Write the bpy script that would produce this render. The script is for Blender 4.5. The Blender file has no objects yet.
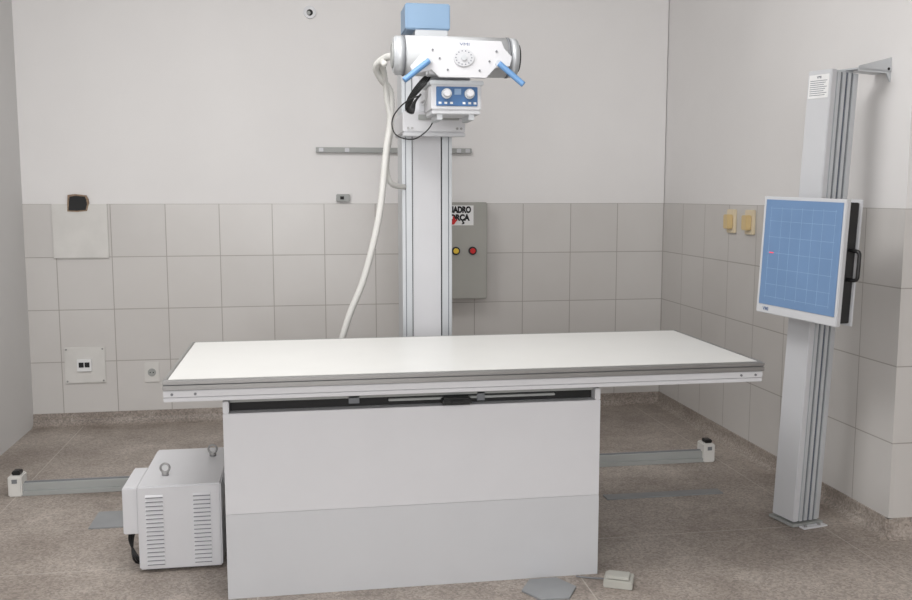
import bpy, bmesh, math
from mathutils import Vector, Matrix
scene=bpy.context.scene
COL=scene.collection
scene.view_settings.view_transform='Standard'
scene.view_settings.look='None'

# ---------------------------------------------------------------- materials
def srgb(r,g,b):
    f=lambda c:(c/255)/12.92 if c/255<=0.04045 else ((c/255+0.055)/1.055)**2.4
    return (f(r),f(g),f(b),1)
def mat(name,col,rough=0.5,metal=0.0,var=0.06,scale=6,bump=0.0,bscale=200,spec=0.5,emit=0):
    m=bpy.data.materials.new(name); m.use_nodes=True
    nt=m.node_tree; N=nt.nodes; L=nt.links
    b=N['Principled BSDF']
    c=srgb(*col)
    tc=N.new('ShaderNodeTexCoord'); n=N.new('ShaderNodeTexNoise')
    n.inputs['Scale'].default_value=scale; n.inputs['Detail'].default_value=4
    L.new(tc.outputs['Object'],n.inputs['Vector'])
    r=N.new('ShaderNodeValToRGB')
    r.color_ramp.elements[0].position=0.3; r.color_ramp.elements[1].position=0.7
    r.color_ramp.elements[0].color=tuple(x*(1-var) for x in c[:3])+(1,)
    r.color_ramp.elements[1].color=tuple(min(1,x*(1+var)) for x in c[:3])+(1,)
    L.new(n.outputs['Fac'],r.inputs['Fac']); L.new(r.outputs['Color'],b.inputs['Base Color'])
    b.inputs['Roughness'].default_value=rough; b.inputs['Metallic'].default_value=metal
    b.inputs['Specular IOR Level'].default_value=spec
    if bump:
        n2=N.new('ShaderNodeTexNoise'); n2.inputs['Scale'].default_value=bscale; n2.inputs['Detail'].default_value=3
        L.new(tc.outputs['Object'],n2.inputs['Vector'])
        bp=N.new('ShaderNodeBump'); bp.inputs['Strength'].default_value=bump; bp.inputs['Distance'].default_value=0.002
        L.new(n2.outputs['Fac'],bp.inputs['Height']); L.new(bp.outputs['Normal'],b.inputs['Normal'])
    if emit:
        b.inputs['Emission Color'].default_value=c; b.inputs['Emission Strength'].default_value=emit
    return m
T=0.3405; Z0=0.08; ZT=Z0+4*T; YW=6.192; XR=2.514; X0=-1.574; XL=-1.763; YC=3.535
def tile_mat(name,axis,off):
    m=bpy.data.materials.new(name); m.use_nodes=True
    nt=m.node_tree;N=nt.nodes;L=nt.links;b=N['Principled BSDF']
    g=N.new('ShaderNodeNewGeometry'); s=N.new('ShaderNodeSeparateXYZ'); L.new(g.outputs['Position'],s.inputs[0])
    ax=N.new('ShaderNodeMath');ax.operation='SUBTRACT';ax.inputs[1].default_value=off-20*T
    L.new(s.outputs[axis],ax.inputs[0])
    az=N.new('ShaderNodeMath');az.operation='SUBTRACT';az.inputs[1].default_value=Z0-10*T
    L.new(s.outputs['Z'],az.inputs[0])
    c=N.new('ShaderNodeCombineXYZ');L.new(ax.outputs[0],c.inputs[0]);L.new(az.outputs[0],c.inputs[1])
    br=N.new('ShaderNodeTexBrick');br.offset=0;br.squash=1
    br.inputs['Scale'].default_value=1;br.inputs['Mortar Size'].default_value=0.0028;br.inputs['Mortar Smooth'].default_value=0.2
    br.inputs['Brick Width'].default_value=T;br.inputs['Row Height'].default_value=T
    br.inputs['Color1'].default_value=srgb(206,203,200);br.inputs['Color2'].default_value=srgb(210,207,204)
    br.inputs['Mortar'].default_value=srgb(166,161,156)
    L.new(c.outputs[0],br.inputs['Vector'])
    n=N.new('ShaderNodeTexNoise');n.inputs['Scale'].default_value=2.2;n.inputs['Detail'].default_value=6
    L.new(g.outputs['Position'],n.inputs['Vector'])
    mx=N.new('ShaderNodeMix');mx.data_type='RGBA';mx.blend_type='MULTIPLY';mx.inputs['Factor'].default_value=1
    r=N.new('ShaderNodeValToRGB');r.color_ramp.elements[0].color=(.95,.945,.94,1);r.color_ramp.elements[1].color=(1,1,1,1)
    r.color_ramp.elements[0].position=.3;r.color_ramp.elements[1].position=.65
    L.new(n.outputs['Fac'],r.inputs['Fac']);L.new(br.outputs['Color'],mx.inputs['A']);L.new(r.outputs['Color'],mx.inputs['B'])
    L.new(mx.outputs['Result'],b.inputs['Base Color'])
    b.inputs['Roughness'].default_value=0.3
    inv=N.new('ShaderNodeMath');inv.operation='SUBTRACT';inv.inputs[0].default_value=1;L.new(br.outputs['Fac'],inv.inputs[1])
    bp=N.new('ShaderNodeBump');bp.inputs['Strength'].default_value=.35;bp.inputs['Distance'].default_value=.0015
    L.new(inv.outputs[0],bp.inputs['Height']);L.new(bp.outputs['Normal'],b.inputs['Normal'])
    return m
def floor_mat(name='terrazzo_floor',joints=True,gain=1.0):
    m=bpy.data.materials.new(name); m.use_nodes=True
    nt=m.node_tree;N=nt.nodes;L=nt.links;b=N['Principled BSDF']
    g=N.new('ShaderNodeNewGeometry')
    n1=N.new('ShaderNodeTexNoise');n1.inputs['Scale'].default_value=1.5;n1.inputs['Detail'].default_value=9;n1.inputs['Roughness'].default_value=.66
    L.new(g.outputs['Position'],n1.inputs['Vector'])
    r1=N.new('ShaderNodeValToRGB');e=r1.color_ramp.elements
    k=lambda *c: tuple(x*gain for x in srgb(*c)[:3])+(1,)
    e[0].position=.34;e[0].color=k(138,128,120);e[1].position=.64;e[1].color=k(174,165,157)
    L.new(n1.outputs['Fac'],r1.inputs['Fac'])
    v=N.new('ShaderNodeTexVoronoi');v.inputs['Scale'].default_value=120
    L.new(g.outputs['Position'],v.inputs['Vector'])
    r2=N.new('ShaderNodeValToRGB');r2.color_ramp.elements[0].color=(.62,.61,.60,1);r2.color_ramp.elements[1].color=(1.3,1.28,1.27,1)
    sp=N.new('ShaderNodeSeparateColor');L.new(v.outputs['Color'],sp.inputs[0]);L.new(sp.outputs[0],r2.inputs['Fac'])
    m1=N.new('ShaderNodeMix');m1.data_type='RGBA';m1.blend_type='MULTIPLY';m1.inputs['Factor'].default_value=.8
    L.new(r1.outputs['Color'],m1.inputs['A']);L.new(r2.outputs['Color'],m1.inputs['B'])
    n3=N.new('ShaderNodeTexNoise');n3.inputs['Scale'].default_value=6;n3.inputs['Detail'].default_value=12;n3.inputs['Roughness'].default_value=.8
    L.new(g.outputs['Position'],n3.inputs['Vector'])
    r3=N.new('ShaderNodeValToRGB');r3.color_ramp.elements[0].position=.58;r3.color_ramp.elements[1].position=.72
    r3.color_ramp.elements[0].color=(0,0,0,1);r3.color_ramp.elements[1].color=(.4,.4,.4,1)
    L.new(n3.outputs['Fac'],r3.inputs['Fac'])
    m2=N.new('ShaderNodeMix');m2.data_type='RGBA';m2.inputs['B'].default_value=k(204,198,192)
    L.new(r3.outputs['Color'],m2.inputs['Factor']);L.new(m1.outputs['Result'],m2.inputs['A'])
    n4=N.new('ShaderNodeTexNoise');n4.inputs['Scale'].default_value=2.7;n4.inputs['Detail'].default_value=8;n4.inputs['Distortion'].default_value=.6
    L.new(g.outputs['Position'],n4.inputs['Vector'])
    r4=N.new('ShaderNodeValToRGB');r4.color_ramp.elements[0].position=.34;r4.color_ramp.elements[1].position=.48
    r4.color_ramp.elements[0].color=(.85,.84,.83,1);r4.color_ramp.elements[1].color=(1,1,1,1)
    L.new(n4.outputs['Fac'],r4.inputs['Fac'])
    m5=N.new('ShaderNodeMix');m5.data_type='RGBA';m5.blend_type='MULTIPLY';m5.inputs['Factor'].default_value=1
    L.new(m2.outputs['Result'],m5.inputs['A']);L.new(r4.outputs['Color'],m5.inputs['B'])
    last=m5
    if joints:
        mp=N.new('ShaderNodeMapping');mp.inputs['Location'].default_value=(-2.3+12.5,-3.72+12.5,0)
        L.new(g.outputs['Position'],mp.inputs['Vector'])
        br=N.new('ShaderNodeTexBrick');br.offset=0;br.inputs['Scale'].default_value=1
        br.inputs['Brick Width'].default_value=1.25;br.inputs['Row Height'].default_value=1.25
        br.inputs['Mortar Size'].default_value=.003
        L.new(mp.outputs[0],br.inputs['Vector'])
        m3=N.new('ShaderNodeMix');m3.data_type='RGBA';m3.inputs['B'].default_value=srgb(205,198,190)
        jf=N.new('ShaderNodeMath');jf.operation='MULTIPLY';jf.inputs[1].default_value=.5
        L.new(br.outputs['Fac'],jf.inputs[0])
        L.new(jf.outputs[0],m3.inputs['Factor']);L.new(m5.outputs['Result'],m3.inputs['A']); last=m3
    L.new(last.outputs['Result'],b.inputs['Base Color'])
    b.inputs['Roughness'].default_value=.45
    bp=N.new('ShaderNodeBump');bp.inputs['Strength'].default_value=.2;bp.inputs['Distance'].default_value=.002
    L.new(n3.outputs['Fac'],bp.inputs['Height']);L.new(bp.outputs['Normal'],b.inputs['Normal'])
    return m
M={}
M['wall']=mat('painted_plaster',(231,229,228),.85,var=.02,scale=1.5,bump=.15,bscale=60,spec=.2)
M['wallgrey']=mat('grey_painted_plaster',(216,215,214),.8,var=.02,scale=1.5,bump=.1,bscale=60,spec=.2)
M['ceil']=mat('ceiling_paint',(228,226,224),.9)
M['tback']=tile_mat('tiles_back','X',X0); M['tside']=tile_mat('tiles_side','Y',YW)
M['tret']=tile_mat('tiles_return','X',XR)
M['floor']=floor_mat()
M['cement']=floor_mat('worn_skirting',False,.95)
M['mortar']=mat('broken_mortar',(150,128,108),.9,var=.3,scale=60)
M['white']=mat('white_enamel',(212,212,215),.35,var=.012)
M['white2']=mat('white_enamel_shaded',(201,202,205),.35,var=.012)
M['tube']=mat('tube_housing_enamel',(196,198,200),.4,var=.012)
M['top']=mat('table_laminate',(223,223,220),.3,var=.01)
M['steel']=mat('brushed_steel',(156,155,154),.35,metal=.6,var=.05)
M['alu']=mat('anodised_aluminium',(198,201,204),.4,metal=.3,var=.03)
M['grey']=mat('grey_enamel',(160,162,160),.5,var=.03)
M['dark']=mat('dark_cavity',(26,25,25),.7)
M['slot']=mat('grey_slot',(120,122,126),.6)
M['black']=mat('black_plastic',(22,22,23),.4)
M['blue']=mat('blue_enamel',(104,146,192),.4,var=.03)
M['bluecap']=mat('pale_blue_enamel',(134,163,192),.4,var=.03)
M['bluepanel']=mat('blue_detector_film',(108,138,176),.5,var=.04,scale=5)
M['bluedeep']=mat('blue_dial_panel',(62,106,156),.4)
M['line']=mat('pale_grid_print',(142,170,202),.5)
M['hose']=mat('white_corrugated_hose',(208,207,203),.5)
M['cab']=mat('beige_grey_cabinet',(164,163,157),.5,var=.03)
M['cream']=mat('cream_plastic',(226,212,184),.45)
M['yellowcream']=mat('yellowed_plastic',(216,192,142),.45)
M['sign']=mat('sign_white',(232,232,232),.5)
M['ink']=mat('black_ink',(18,18,20),.6)
M['redink']=mat('red_ink',(200,30,30),.5)
M['red']=mat('red_button',(205,35,35),.3)
M['yellow']=mat('yellow_button',(235,200,60),.3)
M['plate']=mat('grey_floor_plate',(142,144,146),.5,var=.08)
M['pedal']=mat('beige_grey_plastic',(180,179,172),.5)
M['plug']=mat('white_plate',(214,212,208),.45)
M['greytext']=mat('grey_ink',(90,96,110),.6)
M['bluetext']=mat('blue_grey_ink',(96,114,148),.6)
M['rib']=mat('profile_groove',(116,120,126),.6)
M['laser']=mat('red_laser_spot',(255,60,80),.5,emit=.6)

# ---------------------------------------------------------------- builder
ORG={}
class B:
    def __init__(s): s.bm=bmesh.new(); s.mats=[]
    def mi(s,m):
        if m not in s.mats: s.mats.append(m)
        return s.mats.index(m)
    def _merge(s,bm2,m,smooth=False):
        i=s.mi(m)
        for f in bm2.faces: f.material_index=i; f.smooth=smooth
        me=bpy.data.meshes.new('t'); bm2.to_mesh(me); bm2.free(); s.bm.from_mesh(me); bpy.data.meshes.remove(me)
    def box(s,x0,x1,y0,y1,z0,z1,m,bev=0.0,rot=None):
        b=bmesh.new(); bmesh.ops.create_cube(b,size=1)
        for v in b.verts:
            v.co=Vector(((x0+x1)/2+v.co.x*(x1-x0),(y0+y1)/2+v.co.y*(y1-y0),(z0+z1)/2+v.co.z*(z1-z0)))
        if bev: bmesh.ops.bevel(b,geom=b.edges[:],offset=bev,segments=2,affect='EDGES')
        if rot:
            c=Vector(((x0+x1)/2,(y0+y1)/2,(z0+z1)/2))
            bmesh.ops.rotate(b,verts=b.verts,cent=c,matrix=rot)
        s._merge(b,m); return s
    def cyl(s,p0,p1,r,m,r2=None,seg=32,bev=0.0):
        p0=Vector(p0);p1=Vector(p1);d=p1-p0
        b=bmesh.new(); bmesh.ops.create_cone(b,cap_ends=True,segments=seg,radius1=r,radius2=r if r2 is None else r2,depth=d.length)
        if bev:
            es=[e for e in b.edges if any(len(f.verts)>4 for f in e.link_faces)]
            bmesh.ops.bevel(b,geom=es,offset=bev,segments=3,affect='EDGES')
        q=Vector((0,0,1)).rotation_difference(d.normalized())
        for v in b.verts: v.co=(p0+p1)/2+q@v.co
        i=s.mi(m)
        for f in b.faces: f.material_index=i; f.smooth=len(f.verts)<=4
        me=bpy.data.meshes.new('t'); b.to_mesh(me); b.free(); s.bm.from_mesh(me); bpy.data.meshes.remove(me)
        return s
    def prism(s,poly,fn,d0,d1,m,bev=0.0):
        b=bmesh.new()
        v0=[b.verts.new(fn(a,c,d0)) for a,c in poly]; v1=[b.verts.new(fn(a,c,d1)) for a,c in poly]
        b.faces.new(v0); b.faces.new(v1[::-1])
        n=len(poly)
        for i in range(n): b.faces.new((v0[i],v1[i],v1[(i+1)%n],v0[(i+1)%n]))
        bmesh.ops.recalc_face_normals(b,faces=b.faces)
        if bev: bmesh.ops.bevel(b,geom=b.edges[:],offset=bev,segments=2,affect='EDGES')
        s._merge(b,m); return s
    def sweep(s,pts,r,m,seg=10,sub=8,rib=0):
        P=[Vector(p) for p in pts]; C=[]
        for i in range(len(P)-1):
            a=P[max(i-1,0)];b_=P[i];c=P[i+1];d=P[min(i+2,len(P)-1)]
            for k in range(sub):
                t=k/sub
                C.append(0.5*((2*b_)+(-a+c)*t+(2*a-5*b_+4*c-d)*t*t+(-a+3*b_-3*c+d)*t**3))
        C.append(P[-1])
        if rib:
            D=[]; acc=[0]
            for i in range(1,len(C)): acc.append(acc[-1]+(C[i]-C[i-1]).length)
            n=int(acc[-1]/rib);j=0
            for k in range(n+1):
                t=k*acc[-1]/n
                while j<len(C)-2 and acc[j+1]<t: j+=1
                f=(t-acc[j])/max(1e-9,acc[j+1]-acc[j]); D.append(C[j].lerp(C[j+1],f))
            C=D
        b=bmesh.new(); rings=[]
        up=Vector((0,0,1)); t0=(C[1]-C[0]).normalized()
        n_=t0.cross(up)
        if n_.length<1e-3: n_=t0.cross(Vector((1,0,0)))
        n_.normalize(); pt=t0
        for i,c in enumerate(C):
            t=(C[min(i+1,len(C)-1)]-C[max(i-1,0)]).normalized()
            n_=pt.rotation_difference(t)@n_; pt=t
            bn=t.cross(n_).normalized()
            rr=r*(1.0 if not rib else (1.0 if i%2 else .86))
            rings.append([b.verts.new(c+rr*(math.cos(2*math.pi*k/seg)*n_+math.sin(2*math.pi*k/seg)*bn)) for k in range(seg)])
        for i in range(len(rings)-1):
            for k in range(seg):
                b.faces.new((rings[i][k],rings[i][(k+1)%seg],rings[i+1][(k+1)%seg],rings[i+1][k]))
        b.faces.new(rings[0][::-1]); b.faces.new(rings[-1])
        bmesh.ops.recalc_face_normals(b,faces=b.faces)
        s._merge(b,m,True); return s
    def text(s,body,size,fn,m,ext=0.0004,align='CENTER',bold=0):
        cu=bpy.data.curves.new('t','FONT'); cu.body=body; cu.size=size; cu.extrude=ext; cu.align_x=align; cu.align_y='CENTER'; cu.offset=bold
        o=bpy.data.objects.new('t',cu); COL.objects.link(o)
        dg=bpy.context.evaluated_depsgraph_get(); dg.update()
        me=bpy.data.meshes.new_from_object(o.evaluated_get(dg))
        b=bmesh.new(); b.from_mesh(me)
        for v in b.verts: v.co=Vector(fn(v.co.x,v.co.y,v.co.z))
        bpy.data.meshes.remove(me); bpy.data.objects.remove(o); bpy.data.curves.remove(cu)
        s._merge(b,m); return s
    def make(s,name,parent=None,origin=None,label=None,category=None,**kw):
        o0=ORG[parent] if parent else Vector(origin or (0,0,0))
        me=bpy.data.meshes.new(name)
        for v in s.bm.verts: v.co-=o0
        s.bm.to_mesh(me); s.bm.free()
        for m in s.mats: me.materials.append(M[m])
        ob=bpy.data.objects.new(name,me); COL.objects.link(ob)
        if parent: ob.parent=parent
        else: ob.location=o0
        ORG[ob]=o0
        if label: ob['label']=label
        if category: ob['category']=category
        for k,v in kw.items(): ob[k]=v
        return ob
def thing(name,origin,label,category,**kw):
    e=bpy.data.objects.new(name,None); e.empty_display_size=.1; e.location=origin; COL.objects.link(e)
    e['label']=label; e['category']=category
    for k,v in kw.items(): e[k]=v
    ORG[e]=Vector(origin); return e
front=lambda X,Y,Z,sx=1,sy=1:(lambda x,y,z:(X+x*sx,Y-z,Z+y*sy))

# ---------------------------------------------------------------- room
XE=4.6; YF=-2.2; ZC=3.3
S='structure'
B().box(XL-.1,XE+.1,YF-.1,YW+.1,-.1,0,'floor').make('floor',kind=S)
B().box(XL-.1,XE+.1,YF-.1,YW+.1,ZC,ZC+.1,'ceil').make('ceiling',kind=S)
B().box(XL-.1,XR,YW+.006,YW+.1,0,ZC,'wall').box(XL,XR,YW,YW+.02,Z0,ZT,'tback').make('wall_back',kind=S)
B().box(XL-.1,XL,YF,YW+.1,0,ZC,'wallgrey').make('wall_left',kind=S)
B().box(XR+.006,XR+.3,YC+.006,YW+.1,0,ZC,'wall').box(XR,XR+.02,YC,YW,Z0,ZT,'tside').make('wall_right',kind=S)
B().box(XR+.3,XE+.1,YC+.006,YC+.2,0,ZC,'wall').box(XR+.02,XE,YC,YC+.02,Z0,ZT,'tret').make('wall_return',kind=S)
B().box(XE,XE+.1,YF,YC+.1,0,ZC,'wall').make('wall_far_right',kind=S)
B().box(XL-.1,XE+.1,YF-.1,YF,0,ZC,'wall').make('wall_front',kind=S)
def cove(name,fn,a0,a1):
    poly=[(-.01,0),(.05,0),(.03,.008),(.017,.022),(.01,.045),(.008,Z0+.004),(-.01,Z0+.004)]
    B().prism(poly,fn,a0,a1,'cement').make(name,kind=S)
cove('baseboard_back',lambda a,b,d:(d,YW-a,b),XL,XR)
cove('baseboard_right',lambda a,b,d:(XR-a,d,b),YC-.02,YW)
cove('baseboard_return',lambda a,b,d:(d,YC-a,b),XR-.02,XE)

# ---------------------------------------------------------------- table
TX0,TX1,TY0,TY1=-.505,1.765,3.30,4.165
BX0,BX1=-.308,1.125
tb=thing('radiography_table',(.4,3.6,0),'long white radiography table with steel edge rails on a boxy pedestal','table')
B().box(TX0+.012,TX1-.012,TY0+.012,TY1-.012,.825,.849,'top',.003).make('tabletop',tb,label='smooth off-white laminate tabletop')
for y0,y1,f in ((TY0-.006,TY0+.013,-1),(TY1-.013,TY1+.006,1)):
    b=B()
    b.box(TX0,TX1,y0+.002,y1-.002,.812,.849,'steel',.002)
    if f<0:
        b.box(TX0,TX1,y0-.012,y0+.001,.8355,.8475,'steel',.002).box(TX0,TX1,y0-.012,y0+.001,.816,.832,'steel',.002)
        b.box(TX0,TX1,y0+.0008,y0+.0022,.832,.8355,'slot')
    b.make('edge_rail',tb,label='brushed steel accessory rail')
for x0,x1 in ((TX0,TX0+.013),(TX1-.013,TX1)):
    B().box(x0,x1,TY0+.013,TY1-.013,.818,.851,'steel',.002).make('end_strip',tb,label='thin steel end strip')
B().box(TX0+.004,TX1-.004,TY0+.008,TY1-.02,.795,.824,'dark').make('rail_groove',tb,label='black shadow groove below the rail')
b=B()
b.box(TX0,TX1,TY0-.003,TY0+.02,.787,.811,'white',.002)
b.box(TX0,TX1,TY0,TY0+.02,.770,.785,'white',.002)
b.box(TX0,TX0+.02,TY0+.02,TY1-.02,.772,.811,'white',.002)
b.box(TX1-.02,TX1,TY0+.02,TY1-.02,.772,.811,'white',.002)
b.box(TX0,TX1,TY1-.03,TY1-.01,.772,.811,'white',.002)
b.box(TX0+.02,TX1-.02,TY0+.02,TY1-.02,.785,.795,'grey')
b.make('frame',tb,label='white enamelled frame under the tabletop')
for x in (TX0+.03,TX0+.11,TX1-.03,TX1-.09):
    B().cyl((x,TY0-.006,.798),(x,TY0,.798),.0048,'slot',seg=16).make('screw',tb)
b=B()
b.box(BX0,BX1,3.36,3.95,.325,.706,'white',.002)
b.prism([(3.361,0),(3.360,.3246),(3.95,.3246),(3.95,0)],lambda a,c,d:(d,a,c),BX0,BX1,'white2')  # greyer enamel paints in the shade of the inward-leaning lower panel
b.make('pedestal',tb,label='white sheet-metal pedestal with a lower folded panel')
for x0 in (BX0,BX1-.022):
    B().box(x0,x0+.022,3.36,3.95,.706,.752,'white',.003).make('pedestal_lip',tb)
B().box(BX0+.023,BX1-.023,3.41,3.92,.70,.79,'dark').make('gap_shade_block',tb,label='dark undercarriage block standing in for the shaded gap under the top')  # solid dark block colours in the shade of the gap below the top
b=B().box(BX0+.022,BX1-.022,3.385,3.41,.742,.756,'grey',.002)
b.box(.30,.95,3.39,3.41,.724,.733,'grey',.002)
b.box(.15,.19,3.385,3.41,.722,.75,'slot').box(.64,.67,3.385,3.41,.716,.75,'slot')
b.make('guide_rail',tb,label='grey guide rail with small fittings')
B().box(.50,.61,3.335,3.39,.712,.738,'black',.006).box(.53,.58,3.325,3.34,.717,.732,'black',.004).make('brake_handle',tb,label='black brake release handle')

# ---------------------------------------------------------------- floor rail
FR=4.78
fr=thing('floor_rail',(.4,FR,0),'long grey metal floor rail with end stops','rail')
b=B().box(-1.47,2.26,FR-.03,FR+.03,.02,.058,'grey',.003).box(-1.47,2.26,FR-.045,FR+.045,0,.022,'grey',.002)
b.box(-1.47,2.26,FR-.008,FR+.008,.058,.062,'slot')
b.make('rail_body',fr)
for x in (-1.47,2.21):
    b=B().box(x-.015,x+.05,FR-.055,FR+.045,0,.105,'plug',.006).box(x+.0,x+.04,FR-.035,FR+.02,.105,.125,'black',.004)
    b.box(x+.005,x+.03,FR-.057,FR-.053,.07,.09,'slot')
    b.make('end_stop',fr,label='off-white end stop with a black bumper')
# ---------------------------------------------------------------- column stand
CX0,CX1,CY=.49,.745,4.66
cs=thing('x_ray_tube_stand',(.62,4.78,.066),'white floor-mounted x-ray tube column with blue cap and control head','x-ray machine')
b=B()
b.box(CX0+.055,CX1-.055,CY,CY+.2,.1,2.29,'white',.003)
b.box(CX0,CX0+.05,CY-.012,CY+.21,.1,2.29,'alu',.003)
b.box(CX1-.05,CX1,CY-.012,CY+.21,.1,2.29,'alu',.003)
for x in (CX0+.016,CX1-.02):
    b.box(x,x+.004,CY-.0135,CY-.01,.1,2.29,'rib')
b.box(CX0+.05,CX0+.057,CY+.004,CY+.1,.1,2.28,'dark');b.box(CX1-.057,CX1-.05,CY+.004,CY+.1,.1,2.28,'dark')
b.make('column',cs,label='white column between ribbed aluminium profiles')
B().box(CX0-.05,CX1+.05,CY-.1,CY+.3,.067,.14,'grey',.006).make('trolley',cs)
b=B().box(CX0+.02,CX1-.01,CY-.02,CY+.2,2.318,2.445,'bluecap',.006).box(CX0+.07,CX1-.02,CY-.01,CY+.18,2.28,2.33,'alu',.004)
b.make('column_cap',cs,label='muted blue pulley cover with silver neck')
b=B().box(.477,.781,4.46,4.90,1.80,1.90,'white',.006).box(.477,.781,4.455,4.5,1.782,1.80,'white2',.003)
b.box(.55,.75,4.452,4.465,1.86,1.885,'grey',.002)
b.make('carriage',cs)
for x in (.50,.52,.74,.76): B().cyl((x,4.452,1.82),(x,4.462,1.82),.006,'steel',seg=12).make('screw',cs)
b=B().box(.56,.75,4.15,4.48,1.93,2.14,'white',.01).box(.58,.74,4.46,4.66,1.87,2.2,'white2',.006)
b.make('support_arm',cs)
th=B().cyl((.445,4.1,2.108),(.90,4.1,2.108),.087,'tube',bev=.004).make('tube_housing',cs,label='pale grey-white cylindrical tube housing')
B().cyl((.395,4.1,2.108),(.447,4.1,2.108),.084,'alu',bev=.008).cyl((.388,4.1,2.108),(.397,4.1,2.108),.055,'grey',bev=.003).cyl((.436,4.1,2.108),(.442,4.1,2.108),.0885,'slot').make('end_cap',th,label='silver end cap')
B().cyl((.898,4.1,2.108),(.908,4.1,2.108),.0885,'slot').cyl((.908,4.1,2.108),(.948,4.1,2.108),.086,'alu',bev=.008).cyl((.948,4.1,2.108),(.958,4.1,2.108),.06,'dark').make('end_cap',th,label='silver end cap')
px=lambda x,y:(.659+(x-458)*.00428,2.072+(60-y)*.00428)
# front plate (narrow wings angled down to the handles) on a smaller rear box
poly=[px(*q) for q in [(424,42),(500,42),(503,49),(511,57),(509,66),(494,68),(485,78),(438,78),(430,71),(412,76),(409,68),(420,56),(421,48)]]
cp=B().prism(poly,lambda a,c,d:(a,d,c),3.905,3.93,'white',.0012).make('control_panel',cs,label='flat white angular control panel with a round angle dial')
B().box(.53,.80,3.93,4.03,2.01,2.14,'white2',.004).make('panel_mount',cs)
c=px(462,59)
FY=3.905
b=B()
pts=[(c[0]+.046*math.cos(k*math.pi/12),c[1]+.038*math.sin(k*math.pi/12)) for k in range(24)]
b.prism(pts,lambda a,d_,d:(a,d,d_),FY-.006,FY+.002,'white2',.002)
for k in range(14):
    a=k*math.pi/7
    b.cyl((c[0]+.034*math.cos(a),FY-.007,c[1]+.028*math.sin(a)),(c[0]+.034*math.cos(a),FY-.004,c[1]+.028*math.sin(a)),.0025,'greytext',seg=8)
b.cyl((c[0],FY-.012,c[1]),(c[0],FY-.004,c[1]),.012,'alu',seg=20)
b.make('angle_dial',cp,label='pale round angle dial with tick marks')
B().text('VMI',.017,front(px(463,45)[0],FY-.0005,px(463,46)[1],1.6),'bluetext').make('maker_lettering',cp,label='small blue-grey lettering')
b=B()
for q in ((431,52),(438,60),(446,71),(478,71),(488,62),(495,52)):
    a=px(*q); B().cyl((a[0],FY-.004,a[1]),(a[0],FY+.002,a[1]),.0045,'slot',seg=16).make('button',cp)
b.bm.free()
for (p,q) in (((427,63),(402,83)),((497,64),(521,85))):
    a=px(*p);d=px(*q)
    b=B().sweep([(a[0],3.892,a[1]),((a[0]+d[0])/2,3.88,(a[1]+d[1])/2),(d[0],3.868,d[1])],.0125,'blue',seg=12)
    b.cyl((a[0],3.892,a[1]),(a[0],3.91,a[1]),.014,'alu')
    b.make('handle',cp,label='blue grab handle')
co=B().box(.548,.768,3.98,4.2,1.865,1.985,'white',.005).box(.54,.776,3.97,4.21,1.972,1.99,'alu',.003).box(.552,.764,3.985,4.19,1.848,1.866,'white2',.003).make('collimator',cs,label='white collimator box')
b=B().box(.569,.75,3.974,3.983,1.882,1.964,'bluedeep',.002)
for X in (.585,.61,.635,.69,.715,.738): b.box(X-.006,X+.006,3.972,3.975,1.890,1.899,'sign')
b.box(.648,.677,3.972,3.975,1.930,1.955,'line')
b.make('dial_plate',co,label='deep blue dial plate with pale marks')
for X in (.612,.712):
    b=B().cyl((X,3.955,1.933),(X,3.976,1.933),.0215,'alu',seg=28).cyl((X,3.935,1.933),(X,3.956,1.933),.015,'white',r2=.017,seg=24,bev=.002)
    b.make('knob',co,label='white round knob with silver ring')
for x0 in (.575,.715):
    B().box(x0,x0+.025,4.0,4.18,1.825,1.85,'alu',.002).make('accessory_rail',co)
H1=[(.42,4.22,2.12),(.385,4.32,2.13),(.345,4.4,2.1),(.37,4.45,2.05),(.42,4.5,1.99),(.42,4.52,1.85),(.40,4.52,1.72),(.36,4.5,1.4),(.285,4.5,1.1),(.205,4.5,.90),(.15,4.5,.7),(.13,4.52,.45),(.2,4.55,.14)]
B().sweep(H1,.018,'hose',rib=.008).make('cable_hose',cs,label='white corrugated cable hose')
H2=[(.37,4.24,2.09),(.37,4.36,2.11),(.39,4.45,2.05),(.405,4.50,1.95),(.425,4.52,1.84),(.41,4.55,1.72),(.405,4.56,1.62),(.43,4.58,1.555),(.50,4.65,1.54)]
B().sweep(H2,.015,'hose',rib=.008).make('cable_hose',cs,label='white corrugated cable hose')
for k in range(5):
    o=k*.009
    B().sweep([(.565-o*.5,4.10,2.03),(.535-o,4.07+o,1.985-o*.2),(.495-o*.9,4.10+o,1.94-o*.6),(.475-o*.4,4.16,1.90-o*.6),(.485+o*.4,4.24,1.885-o*.3),(.505+o*.4,4.32,1.92+o*.3),(.55,4.36,1.97)],.005,'black',seg=8).make('signal_cable',cs,label='drooping black cable')
B().sweep([(.50,4.05,1.93),(.44,4.1,1.90),(.40,4.2,1.84),(.42,4.25,1.775),(.50,4.25,1.755),(.57,4.25,1.80),(.60,4.22,1.86)],.003,'black',seg=8).make('loose_cable',cs,label='thin black cable hanging in a loop')

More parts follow.
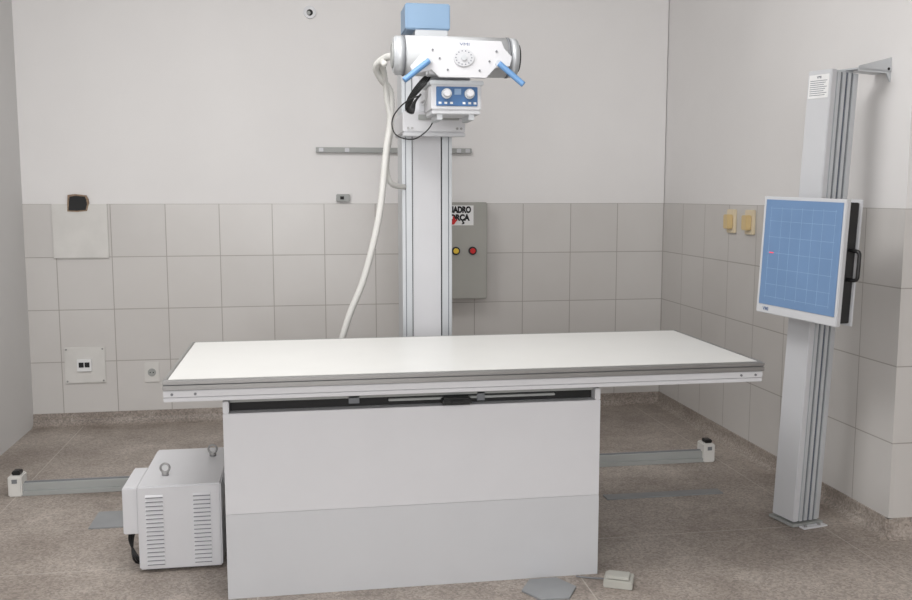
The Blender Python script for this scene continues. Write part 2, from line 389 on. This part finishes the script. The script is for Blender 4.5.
# ---------------------------------------------------------------- wall rail and boxes
b=B().box(.081,1.123,YW-.03,YW,1.778,1.812,'grey',.002)
wr=thing('wall_rail',(.6,YW,1.79),'grey steel guide rail fixed to the plaster wall','rail')
b.make('rail_body',wr)
for x in (.10,.27,1.02,1.08): B().box(x,x+.03,YW-.036,YW-.03,1.782,1.808,'white2',.002).make('clamp',wr)
EX0,EX1=.80,1.21; EY=YW-.16
ep=thing('electrical_panel',(1.0,YW,1.13),'beige-grey metal electrical panel mounted on the tiled wall','electrical box')
B().box(EX0,EX1,EY+.02,YW,.80,1.45,'cab',.005).make('cabinet_body',ep)
d=B().box(EX0+.005,EX1-.005,EY,EY+.02,.805,1.445,'cab',.004).make('door',ep)
b=B().box(.825,1.112,EY-.003,EY,1.298,1.430,'sign')
sg=b.make('warning_sign',ep,label='white sign with black and red lettering')
b=B().text('QUADRO',.056,front(1.094,EY-.0045,1.400,.74),'ink',bold=.0036,align='RIGHT').text('FORCA',.054,front(1.082,EY-.0045,1.348,.86),'ink',bold=.0036,align='RIGHT')
b.prism([(1.034,1.328),(1.044,1.328),(1.044,1.322),(1.051,1.318),(1.049,1.307),(1.032,1.305),(1.032,1.312),(1.040,1.314),(1.034,1.319)],lambda a,c,d:(a,d,c),EY-.0049,EY-.0041,'ink')
b.make('sign_lettering',sg,label='bold black lettering')
B().prism([(.945,1.302),(.965,1.321),(.975,1.364),(.99,1.334),(1.005,1.340),(.98,1.304)],lambda a,c,d:(a,d,c),EY-.0066,EY-.0046,'redink').make('red_mark',sg,label='red warning mark')
for X,c in ((.992,'yellow'),(1.105,'red')):
    B().cyl((X,EY-.012,1.128),(X,EY,1.128),.028,'black').cyl((X,EY-.025,1.128),(X,EY-.011,1.128),.018,c,bev=.003).make('push_button',d,label=c+' round push button')

b=B().box(X0-.012,X0+.325,YW-.018,YW,ZT-T-.005,ZT-.0,'plug',.003)
b.make('wall_cover_plate',origin=(X0+.17,YW,ZT-T/2),label='square off-white wall cover plate on the tiles',category='cover plate')
b=B().prism([(-1.49,1.395),(-1.43,1.392),(-1.37,1.398),(-1.358,1.44),(-1.36,1.47),(-1.372,1.497),(-1.44,1.505),(-1.484,1.500),(-1.488,1.45)],lambda a,c,d:(a,d,c),YW-.0205,YW-.001,'mortar')
b.prism([(-1.482,1.402),(-1.43,1.400),(-1.378,1.405),(-1.368,1.44),(-1.372,1.47),(-1.38,1.489),(-1.44,1.495),(-1.472,1.488),(-1.478,1.45)],lambda a,c,d:(a,d,c),YW-.022,YW-.0205,'ink')
b.make('broken_wall_box',origin=(-1.42,YW,1.45),label='rough dark square cavity above the cover plate',category='wall box')
op=B().box(-1.554,-1.302,YW-.014,YW,.281,.518,'plug',.004).make('switch_plate',origin=(-1.43,YW,.4),label='square white breaker plate on the tiles',category='switch')
B().box(-1.475,-1.385,YW-.03,YW-.013,.36,.44,'sign',.003).box(-1.462,-1.432,YW-.034,YW-.03,.388,.42,'black').box(-1.426,-1.396,YW-.034,YW-.03,.388,.42,'black').make('breaker',op,label='pair of small dark breakers')
for x in (-1.54,-1.316):
    for z in (.295,.504): B().cyl((x,YW-.016,z),(x,YW-.012,z),.006,'steel',seg=12).make('screw',op)
op=B().box(-1.06,-.965,YW-.01,YW,.272,.405,'plug',.004).make('wall_socket',origin=(-1.01,YW,.34),label='small grey-white wall socket on the tiles',category='socket')
B().cyl((-1.012,YW-.014,.338),(-1.012,YW-.008,.338),.026,'grey').cyl((-1.022,YW-.016,.338),(-1.022,YW-.012,.338),.004,'black',seg=10).cyl((-1.002,YW-.016,.338),(-1.002,YW-.012,.338),.004,'black',seg=10).make('socket_face',op)
B().box(.21,.30,YW-.03,YW+.004,1.455,1.505,'grey',.004).box(.235,.26,YW-.034,YW-.028,1.47,1.49,'dark').make('junction_box',origin=(.255,YW,1.48),label='small grey junction box at the top of the tiles',category='junction box')
B().cyl((.057,YW-.012,2.679),(.057,YW+.006,2.679),.040,'white').cyl((.057,YW-.014,2.675),(.057,YW-.011,2.675),.02,'dark').cyl((.05,YW-.02,2.672),(.05,YW-.012,2.672),.012,'grey').make('ceiling_conduit_outlet',origin=(.057,YW,2.68),label='small round white conduit outlet in the plaster wall',category='conduit outlet')
for Yc in (5.12,4.89):
    o=B().box(XR-.018,XR,Yc-.05,Yc+.05,1.275,1.415,'cream',.004).make('wall_switch',origin=(XR,Yc,1.345),label='cream plastic switch box on the tiled wall',category='switch',group='cream wall switches')
    B().box(XR-.05,XR-.018,Yc-.035,Yc+.03,1.30,1.385,'yellowcream',.005).make('socket_block',o,label='yellowed raised block')

# ---------------------------------------------------------------- transformer cabinet
tc=thing('transformer_cabinet',(-.52,3.95,0),'white louvred metal power cabinet with lifting eyebolts on top','power cabinet')
GX0,GX1,GY0,GY1=-.675,-.352,3.66,4.20
b=B().box(GX0,GX1,GY0,GY1,.012,.355,'white',.006).box(GX0+.02,GX1-.02,GY0+.03,GY1-.03,0,.014,'black')
b.make('body',tc)
for cx in (GX0+.065,GX1-.075):
    b=B()
    for i in range(17):
        z=.034+i*.0172
        b.prism([(GY0+.002,z),(GY0-.007,z+.002),(GY0+.002,z+.012)],lambda a,c,d:(d,a,c),cx-.034,cx+.034,'white')
        b.box(cx-.033,cx+.033,GY0-.0005,GY0+.003,z-.0042,z,'slot')
    b.make('louvre_panel',tc,label='column of pressed ventilation louvres')
for X,Y in ((-.585,3.80),(-.42,4.06)):
    b=B().cyl((X,Y,.355),(X,Y,.368),.014,'steel')
    R=[(X+.018*math.cos(a),Y,.386+.018*math.sin(a)) for a in [k*math.pi/6 for k in range(13)]]
    b.sweep(R,.0045,'steel',seg=8,sub=2); b.make('eyebolt',tc,label='steel lifting eyebolt')
B().box(GX0-.06,GX0,GY0+.02,GY0+.30,.155,.345,'white',.004).make('terminal_cover',tc)
for k in range(3):
    B().sweep([(GX0-.02-k*.006,GY0+.12+k*.02,.16),(GX0-.035-k*.008,GY0+.08,.12),(GX0-.03+k*.01,GY0+.04,.05),(GX0-.0+k*.01,GY0+.08,.012),(GX0+.1,GY0+.2,.008)],.0045,'black',seg=8).make('power_cable',tc,label='black power cable')

# ---------------------------------------------------------------- floor bits
B().box(1.45,2.06,4.20,4.27,0,.006,'plate',.001).make('floor_cover_plate',origin=(1.75,4.25,0),label='thin grey metal plate lying on the floor',category='floor plate')
B().box(-.99,-.74,4.2,4.42,0,.006,'plate',.001).make('floor_cover_plate',origin=(-.85,4.3,0),label='grey metal plate lying on the floor beside the cabinet',category='floor plate')
for (x,y,r) in ((.895,3.245,.108),(.80,3.055,.1)):
    pts=[(x+r*math.cos(k*math.pi/3),y+r*math.sin(k*math.pi/3)) for k in range(6)]
    B().prism(pts,lambda a,c,d:(a,c,d),0,.008,'plate',.0015).make('hexagonal_tile',origin=(x,y,0),label='grey hexagonal tile lying on the floor by the table',category='tile',group='hexagonal tiles by the table')
fp=thing('foot_switch',(1.175,3.25,0),'small beige-grey foot switch on the floor','foot switch')
R=Matrix.Rotation(math.radians(-25),3,'Z')
B().box(1.12,1.23,3.205,3.295,0,.032,'pedal',.003,rot=R).make('housing',fp)
B().box(1.13,1.215,3.213,3.283,.032,.044,'pedal',.002,rot=R@Matrix.Rotation(math.radians(-4),3,'X')).make('pedal',fp)
B().sweep([(1.14,3.28,.012),(1.10,3.31,.005),(1.06,3.325,.005),(1.03,3.34,.005)],.003,'slot',seg=8).make('cord',fp)

# ---------------------------------------------------------------- wall detector stand (local coords)
ws=thing('wall_detector_stand',(0,0,0),'upright white and aluminium stand carrying a blue chest detector panel','x-ray detector stand')
HH=2.035
CW=.135
b=B().box(0,.03,0,CW,.02,HH,'white2',.003).box(.03,.14,.02,CW-.01,.02,HH,'alu').make('column',ws,label='white fronted aluminium column')
b=B()
b.box(.028,.16,.006,.022,.02,HH-.01,'alu',.002)
for x in (.035,.065,.095,.125): b.box(x,x+.018,-.001,.008,.02,HH-.01,'alu',.002)
for x in (.055,.115): b.box(x,x+.006,.002,.0065,.02,HH-.01,'rib')
b.box(.085,.092,.002,.0065,.02,HH-.01,'greytext')
b.make('profile',ws,label='ribbed aluminium side profile')
b=B().box(-.01,.17,-.01,CW+.01,0,.012,'grey',.002).box(.02,.16,-.05,-.015,0,.008,'white',.002)
for x in (.04,.12): b.cyl((x,-.035,.006),(x,-.035,.014),.008,'steel',seg=12)
b.make('base_plate',ws)
b=B().prism([(.10,2.028),(.10,2.05),(.302,2.105),(.302,2.0),(.285,1.995),(.26,2.03)],lambda a,c,d:(a,d,c),-.05,-.044,'alu',.001)
b.box(.10,.302,-.05,.06,2.036,2.043,'alu',.001).cyl((.27,-.053,2.05),(.27,-.04,2.05),.006,'dark',seg=12)
b.make('wall_bracket',ws,label='light metal wall bracket')
b=B().box(-.002,0,.012,CW-.010,1.915,2.015,'sign')
b.text('VMI',.016,lambda x,y,z:(-.0025-z,CW/2-x,2.003+y),'greytext')
for i in range(8): b.box(-.003,-.0015,.02+.009*(i%3),CW-.018,1.988-i*.0088,1.990-i*.0088,'greytext')
b.make('data_label',ws,label='white printed data label')
B().box(-.06,0.02,-.02,CW+.005,1.05,1.42,'black',.004).box(-.06,.15,-.03,-.002,1.0,1.05,'alu',.003).cyl((.02,-.07,.99),(.02,-.03,.99),.02,'black').make('lift_carriage',ws,label='dark lift carriage with lock knob')
D0,D1,DZ0,DZ1=-.288,.180,.968,1.485; DF=-.150
dt=B().box(DF,DF+.024,D0,D1,DZ0,DZ1,'white2',.003).box(DF+.024,DF+.082,D0+.012,D1-.012,DZ0+.012,DZ1-.012,'black',.003).box(DF+.082,DF+.09,D0,D1,DZ0,DZ1,'white2',.003).make('detector_housing',ws,label='white-framed detector housing with black sides')
DP=DF-.003
y0,y1,z0,z1=D0+.014,D1-.018,DZ0+.040,DZ1-.014
B().box(DP,DF+.001,y0,y1,z0,z1,'bluepanel').make('detector_face',dt,label='light blue detector face')
b=B()
yc=(y0+y1)/2; zc=(z0+z1)/2
w=.0016
for f in (-.42,-.27,-.14,0,.14,.27,.42):
    b.box(DP-.0005,DP,yc+f*(y1-y0)-w/2,yc+f*(y1-y0)+w/2,z0+.03,z1-.03,'line')
for f in (-.42,-.3,-.15,0,.15,.3,.42):
    b.box(DP-.0005,DP,y0+.03,y1-.03,zc+f*(z1-z0)-w/2,zc+f*(z1-z0)+w/2,'line')
b.make('format_marks',dt,label='pale printed cassette format grid')
B().text('VMI',.022,lambda x,y,z:(DF-.0005-z,D1-.06-x,DZ0+.020+y),'bluetext',bold=.0005).make('maker_lettering',dt)
B().box(DP-.001,DP,D1-.085,D1-.060,zc-.002,zc+.002,'laser').make('laser_mark',dt,label='small red laser line')
B().sweep([(DF+.055,D0+.012,1.28),(DF+.055,D0-.03,1.275),(DF+.055,D0-.035,1.24),(DF+.055,D0-.035,1.20),(DF+.055,D0-.03,1.165),(DF+.055,D0+.012,1.16)],.008,'black',seg=10).make('handle',dt,label='black grab handle')
ax=Vector((.5,.866,0)).normalized()
ws.matrix_world=Matrix.Translation((2.162,3.71,.002))@Matrix.Rotation(math.radians(2.2),4,ax)@Matrix.Rotation(math.radians(14),4,'Z')

# ---------------------------------------------------------------- lights
def area(name,loc,tgt,sx,sy,e,col=(1,1,1)):
    l=bpy.data.lights.new(name,'AREA');l.shape='RECTANGLE';l.size=sx;l.size_y=sy;l.energy=e;l.color=col
    o=bpy.data.objects.new(name,l);COL.objects.link(o);o.location=loc
    o.rotation_euler=(Vector(tgt)-Vector(loc)).to_track_quat('-Z','Y').to_euler();return o
area('ceiling_lamp_light',(-.1,3.4,3.27),(.3,4.1,0),2.0,1.5,100,(1,.996,.99))
area('camera_side_fill',(-.3,-1.9,1.9),(1.3,5.5,2.1),2.8,2.0,124,(.985,.992,1))  # unseen soft fill added behind the camera; no window is modelled
w=bpy.data.worlds.new('world');scene.world=w;w.use_nodes=True
w.node_tree.nodes['Background'].inputs[0].default_value=(.8,.85,.9,1);w.node_tree.nodes['Background'].inputs[1].default_value=.5

# ---------------------------------------------------------------- camera
cam=bpy.data.cameras.new('camera');co_=bpy.data.objects.new('camera',cam);COL.objects.link(co_)
cam.sensor_width=36;cam.lens=914.9*36/912;cam.clip_start=.05
P=.1144;yaw=.1633
co_.location=(0,0,1.5)
co_.rotation_mode='XYZ'
co_.rotation_euler=(math.pi/2-P,0,-yaw)
scene.camera=co_
